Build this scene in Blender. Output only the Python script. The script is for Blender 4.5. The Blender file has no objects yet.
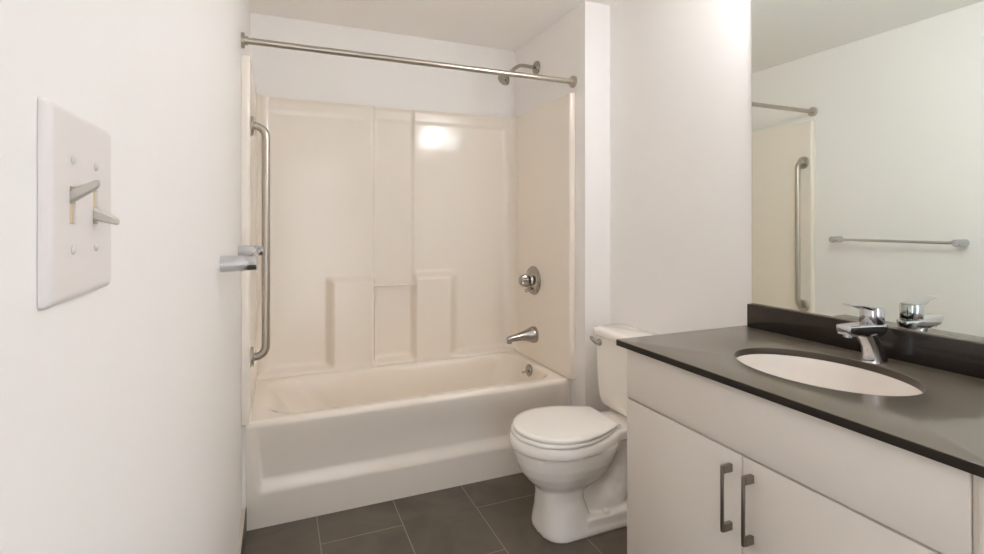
import bpy, bmesh, math
from mathutils import Vector, Matrix

S = bpy.context.scene
COL = S.collection
PI = math.pi

# ------------------------------------------------------------------ camera
CAMZ = 1.25
cam_d = bpy.data.cameras.new('camera')
cam = bpy.data.objects.new('camera', cam_d)
COL.objects.link(cam)
cam.location = (0, 0, CAMZ)
cam.rotation_euler = (math.radians(90), 0, math.radians(-22.874))
cam_d.sensor_width = 36
cam_d.lens = 507.59 / 984 * 36
cam_d.shift_y = -54.57 / 984
cam_d.clip_start = 0.02
S.camera = cam

# ------------------------------------------------------------------ world, lights, exposure
w = bpy.data.worlds.new('doorway_fill')  # added fill light without a seen source, entering through the doorway
S.world = w
w.use_nodes = True
w.node_tree.nodes['Background'].inputs[0].default_value = (0.96, 1.0, 1.08, 1)
w.node_tree.nodes['Background'].inputs[1].default_value = 1.05
VANITY_EMIT = 24.0
LAMP_COL = (1.0, 1.03, 1.09, 1)
S.view_settings.view_transform = 'Standard'
S.view_settings.look = 'None'
S.view_settings.gamma = 1
S.view_settings.use_curve_mapping = False
S.view_settings.exposure = 1.15
S.cycles.use_denoising = True
S.cycles.max_bounces = 14
S.cycles.diffuse_bounces = 12
S.cycles.glossy_bounces = 6
S.cycles.sample_clamp_indirect = 8

# ------------------------------------------------------------------ materials
def lin(c):
    c = c / 255
    return c / 12.92 if c <= 0.04045 else ((c + 0.055) / 1.055) ** 2.4

def rgb(r, g, b):
    return (lin(r), lin(g), lin(b), 1)

def mat(name, col, rough=0.5, metal=0.0, coat=0.0, noise=0.0, nscale=8.0, bump=0.0, bscale=60.0, spec=0.5, emit=None):
    m = bpy.data.materials.new(name)
    m.use_nodes = True
    nt = m.node_tree
    b = nt.nodes['Principled BSDF']
    b.inputs['Base Color'].default_value = col
    b.inputs['Roughness'].default_value = rough
    b.inputs['Metallic'].default_value = metal
    b.inputs['Coat Weight'].default_value = coat
    b.inputs['Coat Roughness'].default_value = 0.06
    b.inputs['Specular IOR Level'].default_value = spec
    tc = nt.nodes.new('ShaderNodeTexCoord')
    if noise > 0:
        n = nt.nodes.new('ShaderNodeTexNoise')
        n.inputs['Scale'].default_value = nscale
        n.inputs['Detail'].default_value = 5
        r = nt.nodes.new('ShaderNodeMix'); r.data_type = 'RGBA'
        r.inputs[6].default_value = tuple(c * (1 - noise) for c in col[:3]) + (1,)
        r.inputs[7].default_value = tuple(min(1, c * (1 + noise)) for c in col[:3]) + (1,)
        nt.links.new(tc.outputs['Object'], n.inputs['Vector'])
        nt.links.new(n.outputs['Fac'], r.inputs[0])
        nt.links.new(r.outputs[2], b.inputs['Base Color'])
    if bump > 0:
        n2 = nt.nodes.new('ShaderNodeTexNoise')
        n2.inputs['Scale'].default_value = bscale
        n2.inputs['Detail'].default_value = 3
        bp = nt.nodes.new('ShaderNodeBump')
        bp.inputs['Strength'].default_value = bump
        bp.inputs['Distance'].default_value = 0.002
        nt.links.new(tc.outputs['Object'], n2.inputs['Vector'])
        nt.links.new(n2.outputs['Fac'], bp.inputs['Height'])
        nt.links.new(bp.outputs['Normal'], b.inputs['Normal'])
    if emit:
        b.inputs['Emission Color'].default_value = emit[0]
        b.inputs['Emission Strength'].default_value = emit[1]
    return m

M = {}
M['wall'] = mat('painted_wall', rgb(243, 240, 237), 0.42, bump=0.05, bscale=160, spec=0.35)
M['ceiling'] = mat('ceiling_paint', rgb(249, 247, 243), 0.8, bump=0.12, bscale=140)
M['acrylic'] = mat('cream_acrylic', rgb(241, 232, 220), 0.13, noise=0.01, nscale=3, spec=0.5, bump=0.03, bscale=7)
M['porcelain'] = mat('toilet_porcelain', rgb(245, 240, 233), 0.09, noise=0.01, nscale=2)
M['seat'] = mat('seat_plastic', rgb(246, 242, 236), 0.22, noise=0.01, nscale=2)
M['sink'] = mat('sink_porcelain', rgb(236, 228, 220), 0.1, noise=0.01, nscale=2)
M['chrome'] = mat('polished_chrome', rgb(208, 208, 210), 0.06, 1.0, noise=0.01)
M['tap'] = mat('bath_fitting_chrome', rgb(176, 171, 163), 0.12, 1.0, noise=0.02)
M['nickel'] = mat('brushed_stainless', rgb(190, 182, 170), 0.3, 1.0, noise=0.04, nscale=30)
M['pull'] = mat('satin_nickel_pull', rgb(150, 143, 134), 0.28, 1.0, noise=0.03, nscale=30)
M['quartz'] = mat('dark_brown_quartz_lit_top', rgb(102, 93, 80), 0.3, coat=0.4, noise=0.1, nscale=220, spec=0.5)  # base colour lightened to stand in for light reflected on the top
M['quartz_splash'] = mat('dark_brown_quartz_dim_backsplash', rgb(34, 27, 21), 0.16, noise=0.12, nscale=220, spec=0.5)  # same stone, kept dark where the upright reflects little light
M['quartz_cut'] = mat('dark_brown_quartz_dim_cutout', rgb(74, 65, 56), 0.3, noise=0.12, nscale=220, spec=0.4)  # same stone, mid tone painted for the dimmer cutout wall
M['quartz_edge'] = mat('dark_brown_quartz_dim_edge', rgb(40, 33, 26), 0.45, noise=0.12, nscale=220, spec=0.25)  # darker, duller copy of the same stone for the dim edges
M['cabinet'] = mat('cabinet_laminate', rgb(229, 221, 211), 0.35, noise=0.008, nscale=3, spec=0.4)
M['gap'] = mat('carcass_gap_shade', rgb(120, 112, 102), 0.8, noise=0.02)  # carcass darkened so the gaps between the fronts look shaded
M['mirror'] = mat('mirror_glass', (0.87, 0.92, 0.88, 1), 0.01, 1.0)
M['plate'] = mat('switch_plate_plastic', rgb(226, 220, 217), 0.3, noise=0.006)
M['toggle'] = mat('toggle_plastic', rgb(196, 190, 178), 0.35, noise=0.01)
M['almond'] = mat('switch_well_plastic', rgb(214, 196, 160), 0.5, noise=0.02)
M['screw'] = mat('screw_paint', rgb(205, 202, 200), 0.3, noise=0.01)
M['dark'] = mat('dark_recess', rgb(40, 36, 33), 0.6, noise=0.05)
M['base_tile'] = mat('baseboard_tile', rgb(86, 76, 66), 0.4, noise=0.08, nscale=9)
M['caulk'] = mat('pale_caulk', rgb(205, 196, 184), 0.5, noise=0.02)
M['trim'] = mat('white_trim_paint', rgb(242, 240, 236), 0.35, noise=0.005)
M['shade'] = mat('frosted_lit_glass', rgb(240, 236, 228), 0.4, noise=0.01, emit=(LAMP_COL, VANITY_EMIT))

def floor_mat():
    m = bpy.data.materials.new('dark_floor_tile')
    m.use_nodes = True
    nt = m.node_tree; L = nt.links
    b = nt.nodes['Principled BSDF']
    tc = nt.nodes.new('ShaderNodeTexCoord')
    mp = nt.nodes.new('ShaderNodeMapping')
    # brick rows run along Y: rotate so that texture X = world Y
    mp.inputs['Rotation'].default_value = (0, 0, math.radians(-90))
    mp.inputs['Location'].default_value = (0.365, 0.152, 0)
    L.new(tc.outputs['Object'], mp.inputs['Vector'])
    br = nt.nodes.new('ShaderNodeTexBrick')
    br.offset = 0.5
    br.inputs['Scale'].default_value = 1
    br.inputs['Mortar Size'].default_value = 0.0018
    br.inputs['Mortar Smooth'].default_value = 0.0
    br.inputs['Bias'].default_value = -1
    br.inputs['Brick Width'].default_value = 0.61
    br.inputs['Row Height'].default_value = 0.325
    br.inputs['Color1'].default_value = (0, 0, 0, 1)
    br.inputs['Color2'].default_value = (0, 0, 0, 1)
    br.inputs['Mortar'].default_value = (1, 1, 1, 1)
    L.new(mp.outputs['Vector'], br.inputs['Vector'])
    n = nt.nodes.new('ShaderNodeTexNoise')
    n.inputs['Scale'].default_value = 3.2; n.inputs['Detail'].default_value = 6; n.inputs['Roughness'].default_value = 0.6
    n.inputs['Distortion'].default_value = 0.8
    L.new(tc.outputs['Object'], n.inputs['Vector'])
    cr = nt.nodes.new('ShaderNodeValToRGB')
    cr.color_ramp.elements[0].position = 0.35; cr.color_ramp.elements[0].color = rgb(84, 76, 65)
    cr.color_ramp.elements[1].position = 0.72; cr.color_ramp.elements[1].color = rgb(112, 102, 90)
    L.new(n.outputs['Fac'], cr.inputs['Fac'])
    mx = nt.nodes.new('ShaderNodeMix'); mx.data_type = 'RGBA'
    mx.inputs[7].default_value = rgb(150, 141, 127)
    L.new(br.outputs['Fac'], mx.inputs[0]); L.new(cr.outputs['Color'], mx.inputs[6])
    L.new(mx.outputs[2], b.inputs['Base Color'])
    b.inputs['Roughness'].default_value = 0.42
    bp = nt.nodes.new('ShaderNodeBump'); bp.inputs['Strength'].default_value = 0.3; bp.inputs['Distance'].default_value = 0.001
    bp.invert = True
    L.new(br.outputs['Fac'], bp.inputs['Height']); L.new(bp.outputs['Normal'], b.inputs['Normal'])
    return m
M['floor'] = floor_mat()

# ------------------------------------------------------------------ mesh helpers
def add_box(bm, x0, x1, y0, y1, z0, z1, bev=0.0, seg=3):
    vs = [bm.verts.new((x, y, z)) for x in (x0, x1) for y in (y0, y1) for z in (z0, z1)]
    f = [(0, 1, 3, 2), (4, 6, 7, 5), (0, 4, 5, 1), (2, 3, 7, 6), (0, 2, 6, 4), (1, 5, 7, 3)]
    fs = [bm.faces.new([vs[i] for i in q]) for q in f]
    if bev > 0:
        es = set()
        for q in fs: es.update(q.edges)
        bmesh.ops.bevel(bm, geom=list(es), offset=bev, segments=seg, affect='EDGES', profile=0.5)
    return bm

def frame_for(d):
    d = d.normalized()
    up = Vector((0, 0, 1)) if abs(d.z) < 0.9 else Vector((1, 0, 0))
    a = d.cross(up).normalized()
    return a, d.cross(a).normalized()

def add_loft(bm, rings, cap=True):
    vr = [[bm.verts.new(p) for p in r] for r in rings]
    n = len(vr[0])
    for a, b in zip(vr, vr[1:]):
        for i in range(n):
            bm.faces.new((a[i], a[(i + 1) % n], b[(i + 1) % n], b[i]))
    if cap:
        bm.faces.new(list(reversed(vr[0]))); bm.faces.new(vr[-1])
    return bm

def add_tube(bm, pts, r, seg=16, cap=True):
    pts = [Vector(p) for p in pts]
    rr = r if isinstance(r, (list, tuple)) else [r] * len(pts)
    rings = []
    a = None
    for i, p in enumerate(pts):
        if i == 0: d = pts[1] - p
        elif i == len(pts) - 1: d = p - pts[-2]
        else: d = (pts[i + 1] - p).normalized() + (p - pts[i - 1]).normalized()
        d.normalize()
        if a is None: a, b = frame_for(d)
        else:
            a = (a - d * a.dot(d)).normalized(); b = d.cross(a).normalized()
        rings.append([p + (a * math.cos(2 * PI * k / seg) + b * math.sin(2 * PI * k / seg)) * rr[i] for k in range(seg)])
    return add_loft(bm, rings, cap)

def add_lathe(bm, origin, axis, prof, seg=32):
    """prof: list of (distance along axis, radius)"""
    o = Vector(origin); d = Vector(axis).normalized(); a, b = frame_for(d)
    rings = [[o + d * t + (a * math.cos(2 * PI * k / seg) + b * math.sin(2 * PI * k / seg)) * max(r, 1e-4) for k in range(seg)] for t, r in prof]
    return add_loft(bm, rings)

def arc(c, u, v, r, a0, a1, n=8):
    c, u, v = Vector(c), Vector(u), Vector(v)
    return [c + (u * math.cos(a0 + (a1 - a0) * i / n) + v * math.sin(a0 + (a1 - a0) * i / n)) * r for i in range(n + 1)]

def rrect(x0, x1, y0, y1, rad, z, n=10):
    pts = []
    for cx, cy, a0 in ((x1 - rad, y1 - rad, 0), (x0 + rad, y1 - rad, PI / 2), (x0 + rad, y0 + rad, PI), (x1 - rad, y0 + rad, 1.5 * PI)):
        for i in range(n + 1):
            a = a0 + PI / 2 * i / n
            pts.append((cx + rad * math.cos(a), cy + rad * math.sin(a), z))
    return pts

def BM(): return bmesh.new()

def obj(name, bm, m, parent=None, smooth=True, angle=35, loc=None):
    if parent is not None:
        bmesh.ops.translate(bm, verts=bm.verts, vec=-parent['_world'] if False else -WORLD[parent.name])
    elif loc is not None:
        bmesh.ops.translate(bm, verts=bm.verts, vec=-Vector(loc))
    bmesh.ops.recalc_face_normals(bm, faces=bm.faces)
    me = bpy.data.meshes.new(name)
    if smooth:
        for f in bm.faces: f.smooth = True
        for e in bm.edges:
            if len(e.link_faces) == 2 and e.calc_face_angle(0) > math.radians(angle): e.smooth = False
    bm.to_mesh(me); bm.free()
    me.materials.append(m)
    o = bpy.data.objects.new(name, me)
    COL.objects.link(o)
    WORLD[o.name] = WORLD[parent.name].copy() if parent is not None else Vector(loc if loc is not None else (0, 0, 0))
    if parent is not None: o.parent = parent
    elif loc is not None: o.location = loc
    return o

WORLD = {}

def tag(o, label, cat, group=None, kind=None):
    if label: o['label'] = label
    if cat: o['category'] = cat
    if group: o['group'] = group
    if kind: o['kind'] = kind
    return o

def thing(name, label, cat, loc, group=None):
    o = bpy.data.objects.new(name, None)
    o.empty_display_size = 0.05
    COL.objects.link(o); o.location = loc
    WORLD[o.name] = Vector(loc)
    return tag(o, label, cat, group)

def struct(name, bm, m, label=None, cat=None, parent=None, smooth=False):
    o = obj(name, bm, m, parent, smooth=smooth)
    if parent is None:
        o['kind'] = 'structure'
        if label: tag(o, label, cat)
    return o

# ------------------------------------------------------------------ room numbers
XL, XR, XA = -0.133, 1.539, 1.391
YB, YS, YN = 2.918, 2.120, -1.05
ZC = 2.339
XP = 1.360            # surround surface, right
XQ = -0.100           # surround surface, left
YF = 2.210            # front edge of surround
YP = 2.890            # surround surface, back

struct('floor', add_box(BM(), XL - .12, XR + .12, YN - .12, YB + .12, -0.08, 0), M['floor'], 'dark grey-brown large format floor tile with thin pale grout', 'floor')
struct('ceiling', add_box(BM(), XL - .12, XR + .12, YN - .12, YB + .12, ZC, ZC + .08), M['ceiling'], 'plain painted ceiling', 'ceiling')
struct('wall_left', add_box(BM(), XL - .1, XL, YN, YB + .1, 0, ZC), M['wall'], 'white painted wall carrying the switches and towel bar', 'wall')
struct('wall_right', add_box(BM(), XR, XR + .1, YN, YB + .1, 0, ZC), M['wall'], 'white painted wall behind the toilet and vanity', 'wall')
struct('wall_back', add_box(BM(), XL, XR, YB, YB + .1, 0, ZC), M['wall'], 'white painted wall above the tub surround', 'wall')
struct('wall_alcove', add_box(BM(), XA, XR, YS, YB, 0, ZC), M['wall'], 'white wall stub closing the shower end of the tub alcove', 'wall')
bm = BM()
add_box(bm, XL, 0.0, YN - .1, YN, 0, ZC); add_box(bm, 0.86, XR, YN - .1, YN, 0, ZC); add_box(bm, 0.0, 0.86, YN - .1, YN, 2.04, ZC)  # opening added in the unseen wall so world light gets in
struct('wall_near', bm, M['wall'], 'unseen white wall with a doorway opened to let in fill light', 'wall')
bm = BM()
for x0, x1, z0, z1 in ((-0.06, 0.0, 0, 2.1), (0.86, 0.92, 0, 2.1), (0.0, 0.86, 2.04, 2.1)):
    add_box(bm, x0, x1, YN, YN + .012, z0, z1)
struct('trim_1', bm, M['trim'], 'white casing around the doorway opened for fill light', 'trim')
bb = struct('baseboard_left', add_box(BM(), XL, XL + .017, YN + .02, YF + .062, 0, 0.101), M['base_tile'], 'low dark tile baseboard along the left wall', 'baseboard')
struct('cap', add_box(BM(), XL, XL + .014, YN + .02, YF + .062, 0.101, 0.1055), M['caulk'], parent=bb)
bb = struct('baseboard_right', add_box(BM(), XR - .009, XR, 1.30, YS, 0, 0.101), M['base_tile'], 'low dark tile baseboard behind the toilet', 'baseboard')
struct('cap', add_box(BM(), XR - .007, XR, 1.30, YS, 0.101, 0.1055), M['caulk'], parent=bb)

# ------------------------------------------------------------------ tub surround
def sm(t):
    t = max(0.0, min(1.0, t)); return t * t * (3 - 2 * t)
def up(v, a, b): return sm((v - a) / (b - a))

def coords(lo, hi, step, keys):
    c = set()
    n = int((hi - lo) / step) + 1
    for i in range(n + 1): c.add(round(lo + (hi - lo) * i / n, 5))
    for k0, k1 in keys:
        m = max(6, int((k1 - k0) / 0.004))
        for i in range(m + 1):
            v = k0 + (k1 - k0) * i / m
            if lo <= v <= hi: c.add(round(v, 5))
    c = sorted(c); out = [c[0]]
    for v in c[1:]:
        if v - out[-1] > 0.0012: out.append(v)
    out[-1] = c[-1]
    return out

def grid(bm, us, vs, fn):
    g = [[bm.verts.new(fn(u, v)) for v in vs] for u in us]
    for i in range(len(us) - 1):
        for j in range(len(vs) - 1):
            bm.faces.new((g[i][j], g[i + 1][j], g[i + 1][j + 1], g[i][j + 1]))
    return g

ZT = 1.905; Z0 = 0.4512
surround = thing('tub_surround', 'cream moulded wall surround above the bathtub with shelf blocks', 'tub surround', (0.63, YP, Z0))

def back_y(x, z):
    f = 0.0
    # recessed middle column
    f -= 0.018 * up(x, 0.485, 0.514) * (1 - up(x, 0.712, 0.734))
    # the panels roll back under the top flange
    f += 0.004 * up(z, 1.815, 1.845) * (1 - up(z, 1.885, 1.905))
    # shelf blocks
    lp = up(x, 0.235, 0.285) * (1 - up(x, 0.478, 0.514)) * (1 - up(z, 0.918, 0.965))
    rp = up(x, 0.712, 0.734) * (1 - up(x, 0.915, 1.000)) * (1 - up(z, 0.922, 0.970))
    f = max(f, f + 0.055 * max(lp, rp))
    # ledge at the foot
    f += (0.058 - max(0, 0.055 * max(lp, rp))) * (1 - up(z, 0.458, 0.490)) 
    y = YP - f
    # coved corners
    r = 0.075
    for d in (x - XQ, XP - x):
        if d < r: y = min(y, YP - (r - math.sqrt(max(0, r * r - (r - d) ** 2))))
    return y

bm = BM()
us = coords(XQ, XP, 0.03, [(0.23, 0.29), (0.475, 0.518), (0.705, 0.74), (0.91, 1.005), (XQ, XQ + .08), (XP - .08, XP)])
vs = coords(Z0, ZT, 0.03, [(0.445, 0.49), (0.914, 0.974), (1.81, 1.905)])
g = grid(bm, us, vs, lambda x, z: (x, back_y(x, z), z))
back = [bm.verts.new((x, YB - .001, ZT)) for x in us]
for i in range(len(us) - 1): bm.faces.new((g[i][-1], g[i + 1][-1], back[i + 1], back[i]))
obj('back_panel', bm, M['acrylic'], surround, angle=60)
for nm, a, b, s in (('side_panel', XQ, XL + .001, 1), ('side_panel', XP, XA - .001, -1)):
    bm = BM()
    r = 0.012
    prof = [(a, YP + .02)] + [(a, YP - .3), (a, YF + .25)]
    prof += [(a - s * (r - r * math.cos(t)), YF + r - r * math.sin(t)) for t in [PI / 2 * k / 6 for k in range(7)]]
    prof += [(b, YF), (b, YP + .02)]
    rings = [[(x, y, z) for x, y in prof] for z in (Z0 + .005, 1.0, ZT - .006)]
    rings.append([(x + (-s * .004 if abs(x - a) < 1e-6 else 0), y, ZT) for x, y in prof])
    add_loft(bm, rings)
    obj(nm, bm, M['acrylic'], surround, angle=50)
bm = BM()
add_tube(bm, [(0.488, YP - .032, 0.897), (0.736, YP - .032, 0.897)], 0.0075)
rod = obj('washcloth_bar', bm, M['acrylic'], surround)
rod['label'] = 'slim cream washcloth bar between the shelf blocks'

# ------------------------------------------------------------------ bathtub
tub = thing('bathtub', 'cream alcove bathtub with a recessed apron panel, below the shower head', 'bathtub', (0.63, 2.55, 0))
ZR = 0.452; XT0, XT1 = -.117, XP + .006
def apron_y(x, z):
    y = 2.228 + 0.05 * up(z, ZR, 0.0) if False else 2.228 + 0.052 * (1 - z / ZR)
    lx = -0.100 + 0.03 * (1 - z / 0.43)
    inside = up(x, lx, lx + .028) * (1 - up(x, 1.300, 1.335)) * up(z, 0.140, 0.207) * (1 - up(z, 0.24, 0.445))
    return y + 0.024 * inside
bm = BM()
r = 0.022
us = coords(XT0, XT1, 0.04, [(-0.09, -0.015), (1.295, 1.34)])
vs = coords(0.0, ZR - r, 0.03, [(0.135, 0.212), (0.39, 0.43)])
rows = [(lambda x, z=z: (x, apron_y(x, z), z)) for z in vs]
y0 = apron_y(XT0, ZR - r)
rows += [(lambda x, t=t: (x, y0 + r - r * math.cos(t), ZR - r + r * math.sin(t))) for t in [PI / 2 * k / 8 for k in range(1, 9)]]
g = [[bm.verts.new(f(x)) for f in rows] for x in us]
for i in range(len(us) - 1):
    for j in range(len(rows) - 1):
        bm.faces.new((g[i][j], g[i + 1][j], g[i + 1][j + 1], g[i][j + 1]))
# apron returns at both ends
for col in (g[0], g[-1]):
    bk = [bm.verts.new((v.co.x, 2.34, v.co.z)) for v in col]
    for j in range(len(col) - 1): bm.faces.new((col[j], col[j + 1], bk[j + 1], bk[j]))
obj('apron', bm, M['acrylic'], tub, angle=60)
for x0, x1, zb in ((XL + .001, XT0 - .0005, .11), (XT1 + .0005, XA - .001, 0)):
    bm = BM(); add_box(bm, x0, x1, 2.245, 2.34, zb, ZR - .012, .001, 1)
    e_t = obj('end_trim', bm, M['trim'], tub)
    e_t['label'] = 'narrow white filler strip'

bm = BM()
rings = [rrect(XT0, XT1, y0 + r, YP - .002, 0.004, ZR),
         rrect(-0.060, 1.335, 2.282, 2.822, 0.13, ZR + .0005),
         rrect(-0.045, 1.328, 2.291, 2.814, 0.13, ZR - .003),
         rrect(-0.030, 1.322, 2.299, 2.806, 0.13, ZR - .012),
         rrect(-0.010, 1.318, 2.306, 2.800, 0.14, ZR - .028),
         rrect(0.008, 1.314, 2.313, 2.795, 0.145, ZR - .052),
         rrect(0.040, 1.308, 2.322, 2.788, 0.16, 0.36),
         rrect(0.15, 1.270, 2.345, 2.775, 0.16, 0.20),
         rrect(0.22, 1.215, 2.360, 2.760, 0.17, 0.135),
         rrect(0.27, 1.175, 2.39, 2.73, 0.16, 0.112),
         rrect(0.50, 0.90, 2.50, 2.62, 0.05, 0.105)]
vr = [[bm.verts.new(p) for p in q] for q in rings]
n = len(vr[0])
for a, b in zip(vr, vr[1:]):
    for i in range(n): bm.faces.new((a[i], a[(i + 1) % n], b[(i + 1) % n], b[i]))
bm.faces.new(vr[-1])
obj('basin', bm, M['acrylic'], tub, angle=70)
bm = BM()
add_lathe(bm, (1.12, 2.56, 0.103), (0, 0, 1), [(0, .035), (.006, .035), (.008, .028), (.005, .022), (.005, .001)])
obj('drain', bm, M['chrome'], tub)

# overflow plate with trip lever
ox, oy, oz = 1.3105, 2.568, 0.412
ov = thing('overflow_plate', 'small round chrome overflow plate with trip lever inside the tub end', 'overflow plate', (ox, oy, oz))
bm = BM()
add_lathe(bm, (ox + .006, oy, oz), (-1, 0, .05), [(0, .033), (.008, .034), (.013, .030), (.015, .018), (.016, .001)])
obj('plate', bm, M['tap'], ov)
bm = BM()
add_tube(bm, [(ox - .005, oy, oz), (ox - .028, oy + .004, oz - .008), (ox - .036, oy + .012, oz - .012)], [.006, .005, .007], 12)
obj('trip_lever', bm, M['tap'], ov)

# valve
vx, vy, vz = XP, 2.600, 0.917
va = thing('shower_valve', 'round chrome shower valve with clear faceted knob above the tub spout', 'valve', (vx, vy, vz))
bm = BM()
add_lathe(bm, (vx - .0008, vy, vz), (-1, 0, 0), [(0, .082), (.006, .083), (.012, .078), (.018, .056), (.022, .034), (.034, .030), (.035, .001)], 48)
obj('escutcheon', bm, M['tap'], va)
bm = BM()
kx = vx - .034
rings = []
for t, rad in ((0, .018), (.008, .030), (.018, .034), (.040, .031), (.052, .026), (.055, .012), (.0552, .001)):
    ring = []
    for k in range(32):
        a = 2 * PI * k / 32
        rr = rad * (1 + (.07 if (k // 2) % 2 else -.04) * (rad > .02))
        ring.append((kx - t, vy + rr * math.cos(a), vz + rr * math.sin(a)))
    rings.append(ring)
add_loft(bm, rings)
kn = obj('knob', bm, M['tap'], va, angle=25)
bm = BM(); add_tube(bm, [(vx - .015, vy + .005, vz - .045), (vx - .052, vy + .012, vz - .062)], [.007, .009], 12)
obj('diverter_lever', bm, M['tap'], va)

# spout
sx, sy, sz = XP, 2.590, 0.607
sp = thing('tub_spout', 'flared chrome tub spout on the shower end wall', 'spout', (sx, sy, sz))
bm = BM()
pts = [(sx - t, sy, sz - d) for t, d in ((0, 0), (.008, 0), (.020, 0), (.038, 0), (.06, .001), (.09, .004), (.12, .008), (.15, .012), (.166, .015), (.175, .018))]
add_tube(bm, pts, [.047, .0475, .045, .038, .030, .024, .0205, .0185, .017, .012], 32)
add_tube(bm, [(sx - .160, sy, sz - .012), (sx - .162, sy, sz - .038)], [.0145, .0135], 24)
obj('spout_body', bm, M['tap'], sp, angle=50)

# shower head
hx, hy, hz = XA, 2.621, 2.149
sh = thing('wall_shower', 'small chrome shower head on a bent arm near the ceiling', 'shower', (hx, hy, hz))
bm = BM(); add_lathe(bm, (hx - .0005, hy, hz), (-1, 0, 0), [(0, .040), (.004, .041), (.012, .037), (.020, .024), (.024, .012), (.0242, .001)])
obj('flange', bm, M['tap'], sh)
bm = BM()
add_tube(bm, [(hx - .01, hy, hz), (hx - .09, hy, hz + .004), (hx - .115, hy, hz + .001), (hx - .135, hy, hz - .012), (hx - .185, hy, hz - .055)], .0105, 16)
obj('arm', bm, M['tap'], sh, angle=60)
bm = BM()
ax = Vector((-.62, 0, -.78)).normalized()
o0 = Vector((hx - .180, hy, hz - .050))
add_lathe(bm, o0, ax, [(0, .013), (.010, .016), (.020, .015), (.026, .020), (.040, .031), (.052, .036), (.062, .036), (.066, .031), (.067, .001)], 32)
obj('spray_head', bm, M['tap'], sh)

# ------------------------------------------------------------------ shower curtain rod
ry, rz = 2.2227, CAMZ + .7171
cr = thing('shower_curtain_rod', 'straight brushed metal shower curtain rod spanning the tub alcove', 'curtain rod', (XL, ry, rz))
bm = BM(); add_tube(bm, [(XL + .004, ry, rz), (XA - .004, ry, rz)], .0132, 24)
obj('rod', bm, M['nickel'], cr)
for x, s in ((XL, 1), (XA, -1)):
    bm = BM(); add_lathe(bm, (x + s * .0005, ry, rz), (s, 0, 0), [(0, .001), (.0001, .030), (.011, .030), (.0125, .028), (.0127, .018), (.024, .0175), (.0242, .001)])
    obj('flange', bm, M['nickel'], cr)

# ------------------------------------------------------------------ grab bar
gy, gz0, gz1 = 2.267, 0.706, 1.640
gb = thing('grab_bar', 'tall vertical stainless grab bar on the left end of the tub surround', 'grab bar', (XQ, gy, gz0))
gx = XQ + .055
bm = BM()
rb = 0.04
pts = [(XQ + .003, gy, gz0)] + arc((gx - rb, gy, gz0 + rb), (0, 0, -1), (1, 0, 0), rb, 0, PI / 2, 8) + \
      arc((gx - rb, gy, gz1 - rb), (1, 0, 0), (0, 0, 1), rb, 0, PI / 2, 8) + [(XQ + .003, gy, gz1)]
add_tube(bm, pts, .0158, 20)
obj('bar', bm, M['nickel'], gb, angle=60)
for z in (gz0, gz1):
    bm = BM(); add_lathe(bm, (XQ + .0005, gy, z), (1, 0, 0), [(0, .040), (.006, .040), (.011, .036), (.012, .022), (.0122, .001)])
    f = obj('flange', bm, M['nickel'], gb)

# ------------------------------------------------------------------ towel bar
ty0, ty1, tz = 1.435, 2.050, 1.146
tb = thing('towel_bar', 'chrome towel bar with round posts on the white wall left of the tub', 'towel bar', (XL, ty0, tz))
for y in (ty0, ty1):
    bm = BM()
    add_lathe(bm, (XL + .0005, y, tz), (1, 0, 0), [(0, .0205), (.004, .021), (.070, .0185), (.082, .0185), (.084, .0165), (.0842, .001)], 32)
    s = 1 if y == ty0 else -1
    add_tube(bm, [(XL + .068, y + s * .008, tz), (XL + .068, y + s * .030, tz)], [.0125, .007], 20)
    obj('post', bm, M['chrome'], tb)
bm = BM(); add_tube(bm, [(XL + .068, ty0 + .01, tz), (XL + .068, ty1 - .01, tz)], .0078, 16)
obj('bar', bm, M['chrome'], tb)

# ------------------------------------------------------------------ light switch plate
py0, py1, pz0, pz1 = 0.386, 0.512, 1.1970, 1.3260
pc = (XL, (py0 + py1) / 2, (pz0 + pz1) / 2)
ls = thing('light_switch', 'double toggle light switch with white plate on the near left wall', 'light switch', pc)
def plate_ring(inset, x, rad):
    return [(x, p[0], p[1]) for p in rrect(py0 + inset, py1 - inset, pz0 + inset, pz1 - inset, rad, 0, 4)]
bm = BM()
T = 0.0065
gy_ = [0.445 - .023, 0.445 + .023]
zc = 1.2615
n_r = 6
rings = []
for k in range(n_r + 1):
    a = PI / 2 * k / n_r
    rings.append(plate_ring(.006 * (1 - math.cos(a)), XL + .0002 + (T - .0002) * math.sin(a), .0036 - .0022 * (1 - math.cos(a))))
vr = [[bm.verts.new(p) for p in q] for q in rings]
n = len(vr[0])
for a, b in zip(vr, vr[1:]):
    for i in range(n): bm.faces.new((a[i], a[(i + 1) % n], b[(i + 1) % n], b[i]))
RI = .010
crn = [bm.verts.new((XL + T, y, z)) for y, z in ((py1 - RI, pz1 - RI), (py0 + RI, pz1 - RI), (py0 + RI, pz0 + RI), (py1 - RI, pz0 + RI))]
top = vr[-1]
for k in range(4):
    for i in range(4): bm.faces.new((top[k * 5 + i], top[k * 5 + i + 1], crn[k]))
    bm.faces.new((top[k * 5 + 4], top[(k * 5 + 5) % n], crn[(k + 1) % 4], crn[k]))
ys = sorted([py0 + RI, gy_[0] - .0055, gy_[0] + .0055, gy_[1] - .0055, gy_[1] + .0055, py1 - RI])
zs = [pz0 + RI, zc - .0125, zc + .0125, pz1 - RI]
gv = {}
for i, y in enumerate(ys):
    for j, z in enumerate(zs): gv[i, j] = bm.verts.new((XL + T, y, z))
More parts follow.
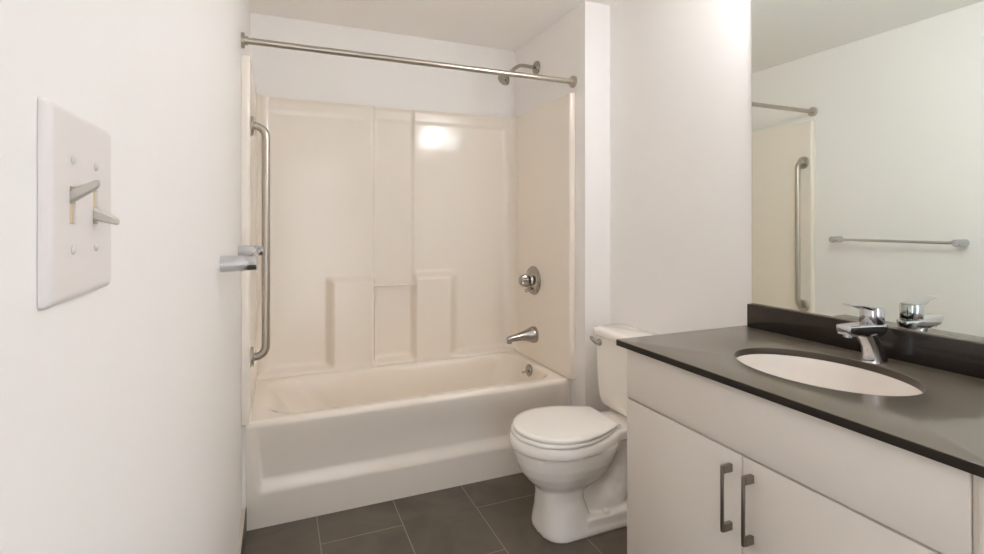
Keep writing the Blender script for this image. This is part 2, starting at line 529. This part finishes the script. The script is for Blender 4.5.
for i in range(5):
    for j in range(3):
        if j == 1 and i in (1, 3):
            q = [gv[i, j], gv[i + 1, j], gv[i + 1, j + 1], gv[i, j + 1]]
            inn = [bm.verts.new((v.co.x - .004, v.co.y, v.co.z)) for v in q]
            for k in range(4): bm.faces.new((q[k], q[(k + 1) % 4], inn[(k + 1) % 4], inn[k]))
            continue
        bm.faces.new((gv[i, j], gv[i + 1, j], gv[i + 1, j + 1], gv[i, j + 1]))
bmesh.ops.remove_doubles(bm, verts=bm.verts, dist=1e-5)
obj('plate', bm, M['plate'], ls, angle=40)
for k, y in enumerate(gy_):
    bm = BM(); add_box(bm, XL + .001, XL + T - .0015, y - .0052, y + .0052, zc - .0122, zc + .0122)
    wl = obj('slot', bm, M['almond'], ls)
    bm = BM()
    dz = .011 if k == 0 else -.007
    rings = []
    base_z = zc + (.004 if k == 0 else -.004)
    for t, h, wd in ((0, .0075, .0042), (.35, .0068, .0040), (.7, .0056, .0036), (.93, .0046, .0032), (1.0, .0032, .0024)):
        x = XL + T - .004 + t * .0185
        z = base_z + dz * t
        hh = h * .62; ww = wd
        ring = []
        for q in range(12):
            a = 2 * PI * q / 12
            ring.append((x, y + ww * max(-1, min(1, 1.25 * math.cos(a))), z + hh * max(-1, min(1, 1.25 * math.sin(a)))))
        rings.append(ring)
    add_loft(bm, rings)
    tg = obj('toggle', bm, M['toggle'], ls, angle=40)
    tg['label'] = 'toggle flipped up' if k == 0 else 'toggle flipped down'
    for z in (zc - .0302, zc + .0302):
        bm = BM(); add_lathe(bm, (XL + T, y, z), (1, 0, 0), [(-.001, .0030), (.0004, .0030), (.0013, .0022), (.0016, .001), (.00165, .0001)], 16)
        sc_ = obj('screw', bm, M['screw'], ls)

# ------------------------------------------------------------------ toilet
TY = 1.820
to = thing('toilet', 'white two-piece toilet with closed lid between bathtub and vanity', 'toilet', (1.2, TY, 0))
def egg(xf, xb, hw, z, n=56, p=2.0, back=1.0, xc=None):
    """closed outline pointing to -X; back<1 squares it towards the tank"""
    xc = xc if xc is not None else xf + hw * 1.08
    pts = []
    for k in range(n):
        a = 2 * PI * k / n
        c, s = math.cos(a), math.sin(a)
        if c < 0: x = xc + (xc - xf) * -abs(c) ** (2 / p)
        else: x = xc + (xb - xc) * abs(c) ** (2 / (p + 1.2))
        e = 2 / p if c < 0 else 2 / (p + 1.2)
        y = hw * math.copysign(abs(s) ** e, s)
        if c > 0: y *= 1 - (1 - back) * sm((x - xc) / (xb - xc))
        pts.append((x, TY + y, z))
    return pts
bm = BM()
# bowl
add_loft(bm, [egg(.985, 1.16, .075, .16), egg(.957, 1.20, .098, .19), egg(.925, 1.25, .124, .22), egg(.898, 1.27, .144, .255), egg(.884, 1.29, .157, .29),
              egg(.877, 1.30, .164, .325), egg(.876, 1.31, .165, .352)])
add_loft(bm, [egg(.866, 1.32, .175, .350, back=.8), egg(.858, 1.325, .182, .3525, back=.8), egg(.857, 1.33, .183, .371, back=.8), egg(.862, 1.33, .180, .388, back=.8), egg(.870, 1.325, .173, .394, back=.8)])
# deck under the tank
def deck(z, g=0.0):
    return [(x, TY + y, z) for x, y in [(1.20, -.14 + g), (1.30, -.112 + g), (1.40, -.105 + g), (1.500 - g, -.105 + g), (1.515 - g, -.09), (1.515 - g, .09), (1.500 - g, .105 - g), (1.40, .105 - g), (1.30, .112 - g), (1.20, .14 - g)]]
add_loft(bm, [deck(.345, .02), deck(.355, .004), deck(.388), deck(.3945, .006)])
# front column of the pedestal
add_loft(bm, [egg(.966, 1.20, .116, 0, p=2.7, xc=1.07), egg(.965, 1.20, .115, .02, p=2.7, xc=1.07), egg(.972, 1.17, .102, .08, p=2.5, xc=1.06), egg(.974, 1.15, .092, .14, p=2.4, xc=1.06), egg(.970, 1.15, .092, .19, p=2.3, xc=1.06), egg(.975, 1.16, .098, .24, p=2.2, xc=1.06)])
# foot plate
def foot(z, g=0.0, xa=1.10):
    return [(xa + g, TY - .115 + g, z), (1.36, TY - .115 + g, z), (1.42 - g, TY - .07, z), (1.42 - g, TY + .07, z), (1.36, TY + .115 - g, z), (xa + g, TY + .115 - g, z)]
add_loft(bm, [foot(0), foot(.022), foot(.028, .004)])
add_loft(bm, [foot(.02, .004, 1.13), foot(.058, .006, 1.135), foot(.064, .012, 1.135)])
# trapway
add_tube(bm, [(1.13, TY, .15), (1.19, TY, .115), (1.24, TY, .085), (1.30, TY, .085), (1.35, TY, .14), (1.37, TY, .22), (1.37, TY, .30), (1.35, TY, .37)],
         [.055, .068, .080, .080, .073, .070, .075, .09], 28)
add_tube(bm, [(1.06, TY, .22), (1.15, TY, .26), (1.25, TY, .30), (1.33, TY, .36)], [.07, .075, .08, .08], 24)
bowl = obj('bowl', bm, M['porcelain'], to)
rm = bowl.modifiers.new('remesh', 'REMESH'); rm.mode = 'VOXEL'; rm.voxel_size = .0045; rm.use_smooth_shade = True
sm_ = bowl.modifiers.new('smooth', 'SMOOTH'); sm_.iterations = 4; sm_.factor = .5
for s in (-1, 1):
    bm = BM(); add_lathe(bm, (1.240, TY + s * .088, .060), (0, 0, 1), [(0, .016), (.010, .0155), (.018, .011), (.021, .001)], 24)
    obj('bolt_cap', bm, M['seat'], to)
# seat ring, lid
def seat_outline(xf, hw, hb, xb, z, n=24, rb_=.012):
    pts = []
    xc = xf + hw * 1.02
    for k in range(n + 1):
        a = PI / 2 + PI * k / n
        pts.append((xc + (xc - xf) * math.cos(a), TY + hw * math.sin(a)))
    m = 12
    low = [(xc + (xb - xc) * t, TY - (hb + (hw - hb) * math.cos(t * PI / 2) ** .85)) for t in [(i + 1) / m for i in range(m)]]
    # keep a firm back edge
    high = [(x, 2 * TY - y) for x, y in reversed(low)]
    return [(x, y, z) for x, y in pts + low + high]
bm = BM()
add_loft(bm, [seat_outline(.872, .176, .092, 1.275, .3945), seat_outline(.867, .181, .097, 1.280, .398), seat_outline(.866, .182, .098, 1.281, .405), seat_outline(.870, .178, .094, 1.279, .410)])
obj('seat', bm, M['seat'], to, angle=50)
bm = BM()
add_loft(bm, [seat_outline(.880, .175, .094, 1.284, .4115), seat_outline(.876, .179, .098, 1.288, .4155), seat_outline(.875, .180, .099, 1.289, .423), seat_outline(.879, .176, .096, 1.287, .428), seat_outline(.895, .156, .085, 1.275, .4305), seat_outline(.96, .10, .05, 1.20, .4315)])
obj('seat_lid', bm, M['seat'], to, angle=50)
for s in (-1, 1):
    bm = BM(); add_tube(bm, [(1.302, TY + s * .070 - .022, .406), (1.302, TY + s * .070 + .022, .406)], .0105, 16)
    add_box(bm, 1.292, 1.312, TY + s * .070 - .018, TY + s * .070 + .018, .3945, .406)
    obj('hinge', bm, M['seat'], to)
# tank
def tankring(x0, x1, hw, rad, z, n=6):
    return rrect(x0, x1, TY - hw, TY + hw, rad, z, n)
bm = BM()
add_loft(bm, [tankring(1.42, 1.50, .11, .03, .404), tankring(1.385, 1.518, .146, .035, .407), tankring(1.372, 1.526, .167, .04, .425), tankring(1.366, 1.529, .178, .045, .46),
              tankring(1.363, 1.530, .184, .045, .52), tankring(1.360, 1.531, .190, .045, .62), tankring(1.358, 1.531, .193, .045, .728)])
obj('tank', bm, M['porcelain'], to, angle=50)
bm = BM()
add_loft(bm, [tankring(1.358, 1.531, .193, .045, .7285), tankring(1.349, 1.534, .201, .05, .733), tankring(1.347, 1.534, .203, .05, .752), tankring(1.352, 1.532, .199, .048, .762), tankring(1.370, 1.515, .183, .04, .7665)])
obj('tank_lid', bm, M['porcelain'], to, angle=50)
bm = BM()
fy = TY + .130
add_lathe(bm, (1.3585, fy, .702), (-1, 0, 0), [(0, .016), (.006, .016), (.010, .011), (.016, .009), (.0165, .001)], 24)
add_tube(bm, [(1.346, fy - .012, .700), (1.338, fy - .004, .703), (1.332, fy + .012, .711), (1.331, fy + .024, .718), (1.331, fy + .034, .722)], [.008, .0095, .0095, .009, .005], 14)
hd = obj('flush_handle', bm, M['tap'], to, angle=60)

# ------------------------------------------------------------------ vanity
CX0, CY0, CY1 = 0.9804, 0.397, 1.3186
CT = 0.8832; CB = CT - .019
va_ = thing('vanity_cabinet', 'pale two-door vanity cabinet with a wide plain top panel', 'cabinet', (1.27, .86, 0))
bm = BM()
for b_ in ((1.019, XR - .001, .4325, .4505, .09, CB - .001), (1.019, XR - .001, 1.270, 1.288, .09, CB - .001),
           (1.019, XR - .001, .4505, 1.270, .09, .108), (XR - .010, XR - .001, .4505, 1.270, .108, CB - .001),
           (1.019, 1.037, .4505, 1.270, .690, CB - .001), (1.019, 1.037, .857, .875, .108, .690),
           (1.07, 1.085, .434, 1.280, 0.0, 0.09), (1.085, XR - .001, .434, .452, 0, .09), (1.085, XR - .001, 1.262, 1.280, 0, .09)):
    add_box(bm, *b_)
obj('body', bm, M['gap'], va_, smooth=False)
bm = BM(); add_box(bm, 1.004, 1.0185, 1.2895, 1.2925, .09, CB - .001)
add_box(bm, 1.0195, XR - .001, 1.2885, 1.2925, .09, CB - .001)
obj('end_panel', bm, M['cabinet'], va_, smooth=False)
bm = BM(); add_box(bm, 1.009, 1.0185, .4325, .4420, 0.09, CB - .001)
obj('filler_strip', bm, M['cabinet'], va_, smooth=False)
bm = BM(); add_box(bm, 1.000, 1.0185, .443, 1.291, .7088, CB - .003, .0012, 2)
obj('top_panel', bm, M['cabinet'], va_)
for k, (a, b) in enumerate(((.8675, 1.291), (.443, .8640))):
    bm = BM(); add_box(bm, 1.000, 1.0185, a, b, .10, .7038, .0012, 2)
    d = obj('door', bm, M['cabinet'], va_)
    hy_ = .897 if k == 0 else .838
    bm = BM()
    z0, z1 = .516, .674
    add_box(bm, .968, .9738, hy_ - .004, hy_ + .004, z0, z1, .0015, 2)
    for zz in (z0, z1 - .019): add_box(bm, .9735, .9998, hy_ - .005, hy_ + .005, zz, zz + .019, .001, 1)
    obj('handle', bm, M['pull'], d)
bm = BM(); add_box(bm, 1.001, XR - .002, .390, .4305, 0, CB - .001)
fp = obj('side_filler', bm, M['cabinet'], va_, smooth=False)

# countertop with undermount opening
EX, EY, EA, EB = 1.2584, .8593, .1604, .2147
ct = thing('countertop', 'dark brown polished quartz vanity top with backsplash and oval cutout', 'countertop', (1.27, .86, CT))
bm = BM()
NE = 96
def sq(a):
    """point on the slab edge in direction a from the ellipse centre"""
    dx, dy = math.cos(a), math.sin(a)
    t = 1e9
    if dx > 1e-9: t = min(t, (XR - .001 - EX) / dx)
    if dx < -1e-9: t = min(t, (CX0 - EX) / dx)
    if dy > 1e-9: t = min(t, (CY1 - EY) / dy)
    if dy < -1e-9: t = min(t, (CY0 - EY) / dy)
    return EX + dx * t, EY + dy * t
angs = [2 * PI * k / NE for k in range(NE)]
for cx_, cy_ in ((XR - .001, CY1), (CX0, CY1), (CX0, CY0), (XR - .001, CY0)):
    angs.append(math.atan2(cy_ - EY, cx_ - EX) % (2 * PI))
angs = sorted(set(round(a, 6) for a in angs))
def ell(a, s=0.0):
    # ellipse hit by the same direction
    dx, dy = math.cos(a), math.sin(a)
    t = 1 / math.sqrt((dx / (EA - s)) ** 2 + (dy / (EB - s)) ** 2)
    return EX + dx * t, EY + dy * t
e_ = .0018
rows = [[(*sq(a), CB) for a in angs]]
def sq_in(a, d):
    x, y = sq(a)
    return max(CX0 + d, min(XR - .001 - d, x)), max(CY0 + d, min(CY1 - d, y))
rows.append([(*sq(a), CT - e_) for a in angs])
rows.append([(*sq_in(a, e_ * .3), CT - e_ * .3) for a in angs])
rows.append([(*sq_in(a, e_), CT) for a in angs])
rows.append([(*ell(a, -e_), CT) for a in angs])
rows.append([(*ell(a, -e_ * .3), CT - e_ * .3) for a in angs])
rows.append([(*ell(a, 0), CT - e_) for a in angs])
rows.append([(*ell(a, 0), CB) for a in angs])
vr = [[bm.verts.new(p) for p in q] for q in rows]
n = len(angs)
for i_ in range(len(vr)):
    a, b = vr[i_], vr[(i_ + 1) % len(vr)]
    for i in range(n): bm.faces.new((a[i], a[(i + 1) % n], b[(i + 1) % n], b[i]))
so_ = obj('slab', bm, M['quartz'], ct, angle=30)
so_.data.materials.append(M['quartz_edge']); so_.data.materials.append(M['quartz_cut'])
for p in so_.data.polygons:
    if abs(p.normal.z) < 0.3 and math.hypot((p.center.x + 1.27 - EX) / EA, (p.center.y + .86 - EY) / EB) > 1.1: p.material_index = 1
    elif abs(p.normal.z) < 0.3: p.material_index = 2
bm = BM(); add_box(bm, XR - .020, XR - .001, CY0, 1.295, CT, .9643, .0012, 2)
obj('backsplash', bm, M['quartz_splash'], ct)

# sink
sk = thing('sink', 'white oval undermount sink in the dark countertop', 'sink', (EX, EY, CB - .14))
bm = BM()
def er(s, z): return [(EX + (EA + s) * math.cos(a), EY + (EB + s) * math.sin(a), z) for a in [2 * PI * k / 64 for k in range(64)]]
rows = [er(.022, CB - .0005), er(.004, CB - .0005), er(.002, CB - .004), er(-.001, CB - .03), er(-.012, CB - .07), er(-.035, CB - .105), er(-.07, CB - .128), er(-.11, CB - .138), er(-.137, CB - .14)]
vr = [[bm.verts.new(p) for p in q] for q in rows]
for a, b in zip(vr, vr[1:]):
    for i in range(64): bm.faces.new((a[i], a[(i + 1) % 64], b[(i + 1) % 64], b[i]))
bm.faces.new(vr[-1])
bs = obj('basin', bm, M['sink'], sk, angle=60)
so = bs.modifiers.new('thickness', 'SOLIDIFY'); so.thickness = .006; so.offset = 0
bm = BM(); add_lathe(bm, (EX, EY, CB - .1385), (0, 0, 1), [(0, .022), (.004, .022), (.005, .016), (.002, .012), (.002, .001)])
obj('drain', bm, M['chrome'], sk)

# ------------------------------------------------------------------ faucet
FY = .845
fa = thing('faucet', 'chrome single-lever faucet behind the oval sink', 'faucet', (1.455, FY, CT))
def oval(cx_, rx, ry_, z, n=32, tilt=0.0, p=2.0):
    return [(cx_ + rx * math.copysign(abs(math.cos(a)) ** (2 / p), math.cos(a)), FY + ry_ * math.copysign(abs(math.sin(a)) ** (2 / p), math.sin(a)),
             z + tilt * math.cos(a)) for a in [2 * PI * k / n for k in range(n)]]
bm = BM()
add_loft(bm, [oval(1.457, .037, .027, CT), oval(1.457, .036, .0265, CT + .004), oval(1.452, .031, .0235, CT + .020), oval(1.443, .028, .0215, CT + .040), oval(1.430, .030, .0215, CT + .060), oval(1.422, .036, .0220, CT + .076, tilt=.003)])
obj('body', bm, M['chrome'], fa, angle=50)
bm = BM()
def sec(x, z0, z1, w0, w1, r_=.004):
    pts = []
    for (y, z, a0) in ((w1 - r_, z1 - r_, 0), (-w1 + r_, z1 - r_, PI / 2), (-w0 + r_, z0 + r_, PI), (w0 - r_, z0 + r_, 1.5 * PI)):
        for i in range(5):
            a = a0 + PI / 2 * i / 4
            pts.append((x, FY + y + r_ * math.cos(a), z + r_ * math.sin(a)))
    return pts
add_loft(bm, [sec(1.3285, .969, .983, .012, .014), sec(1.3305, .964, .987, .016, .0185), sec(1.342, .961, .9870, .018, .020), sec(1.37, .959, .9865, .019, .0225), sec(1.40, .953, .9855, .019, .0245),
              sec(1.43, .949, .984, .019, .0255), sec(1.46, .951, .982, .019, .0255), sec(1.478, .957, .981, .016, .021), sec(1.485, .963, .978, .008, .012)])
add_lathe(bm, (1.350, FY, .963), (0, 0, -1), [(0, .0125), (.007, .0125), (.008, .010), (.0075, .001)], 24)
obj('spout', bm, M['chrome'], fa, angle=40)
bm = BM()
add_loft(bm, [oval(1.446, .030, .0225, .9825, p=2.4), oval(1.446, .031, .0235, .984, p=2.4), oval(1.446, .031, .0235, 1.006, tilt=-.002, p=2.4), oval(1.446, .032, .024, 1.022, tilt=-.003, p=2.4), oval(1.446, .031, .023, 1.0255, tilt=-.003, p=2.4)])
def lev(x, z, w_, t_): return sec(x, z - t_, z, w_ * .9, w_, min(.002, t_ * .45))
add_loft(bm, [lev(1.465, 1.0265, .018, .006), lev(1.43, 1.0300, .0215, .011), lev(1.41, 1.032, .020, .009), lev(1.385, 1.0365, .017, .0060), lev(1.36, 1.0395, .0155, .0050), lev(1.348, 1.041, .0145, .0050), lev(1.344, 1.040, .012, .003)])
obj('handle', bm, M['chrome'], fa, angle=40)

# ------------------------------------------------------------------ mirror
MZ1 = 2.06
mi = thing('mirror', 'large frameless wall mirror above the dark backsplash', 'mirror', (XR, .85, .966))
bm = BM(); add_box(bm, XR - .006, XR - .001, .300, 1.288, .9665, MZ1)
obj('glass', bm, M['mirror'], mi, smooth=False)
bm = BM(); add_box(bm, XR - .0085, XR - .0065, .300, 1.288, .9645, .9685)
obj('bottom_channel', bm, M['nickel'], mi, smooth=False)

# ------------------------------------------------------------------ lamps of the room
vl = thing('vanity_light', 'wall lamp bar with three frosted shades above the mirror', 'lamp', (XR, .85, 2.17))
bm = BM(); add_box(bm, XR - .025, XR - .001, .62, 1.08, 2.135, 2.205, .004, 2)
obj('backplate', bm, M['nickel'], vl)
for y in (.72, .85, .98):
    bm = BM(); add_tube(bm, [(XR - .025, y, 2.15), (XR - .032, y, 2.02), (XR - .045, y, 1.985), (XR - .12, y, 1.985), (XR - .12, y, 2.01)], .008)
    obj('arm', bm, M['nickel'], vl)
    bm = BM(); add_lathe(bm, (XR - .12, y, 2.17), (0, 0, -1), [(0, .001), (.0005, .033), (.004, .036), (.15, .052), (.1505, .001)], 24)
    obj('shade', bm, M['shade'], vl)
    bm = BM(); add_lathe(bm, (XR - .12, y, 2.0175), (0, 0, -1), [(-.006, .0525), (-.006, .056), (.004, .056), (.010, .048), (.0102, .001)], 24)
    obj('shade_cap', bm, M['nickel'], vl)
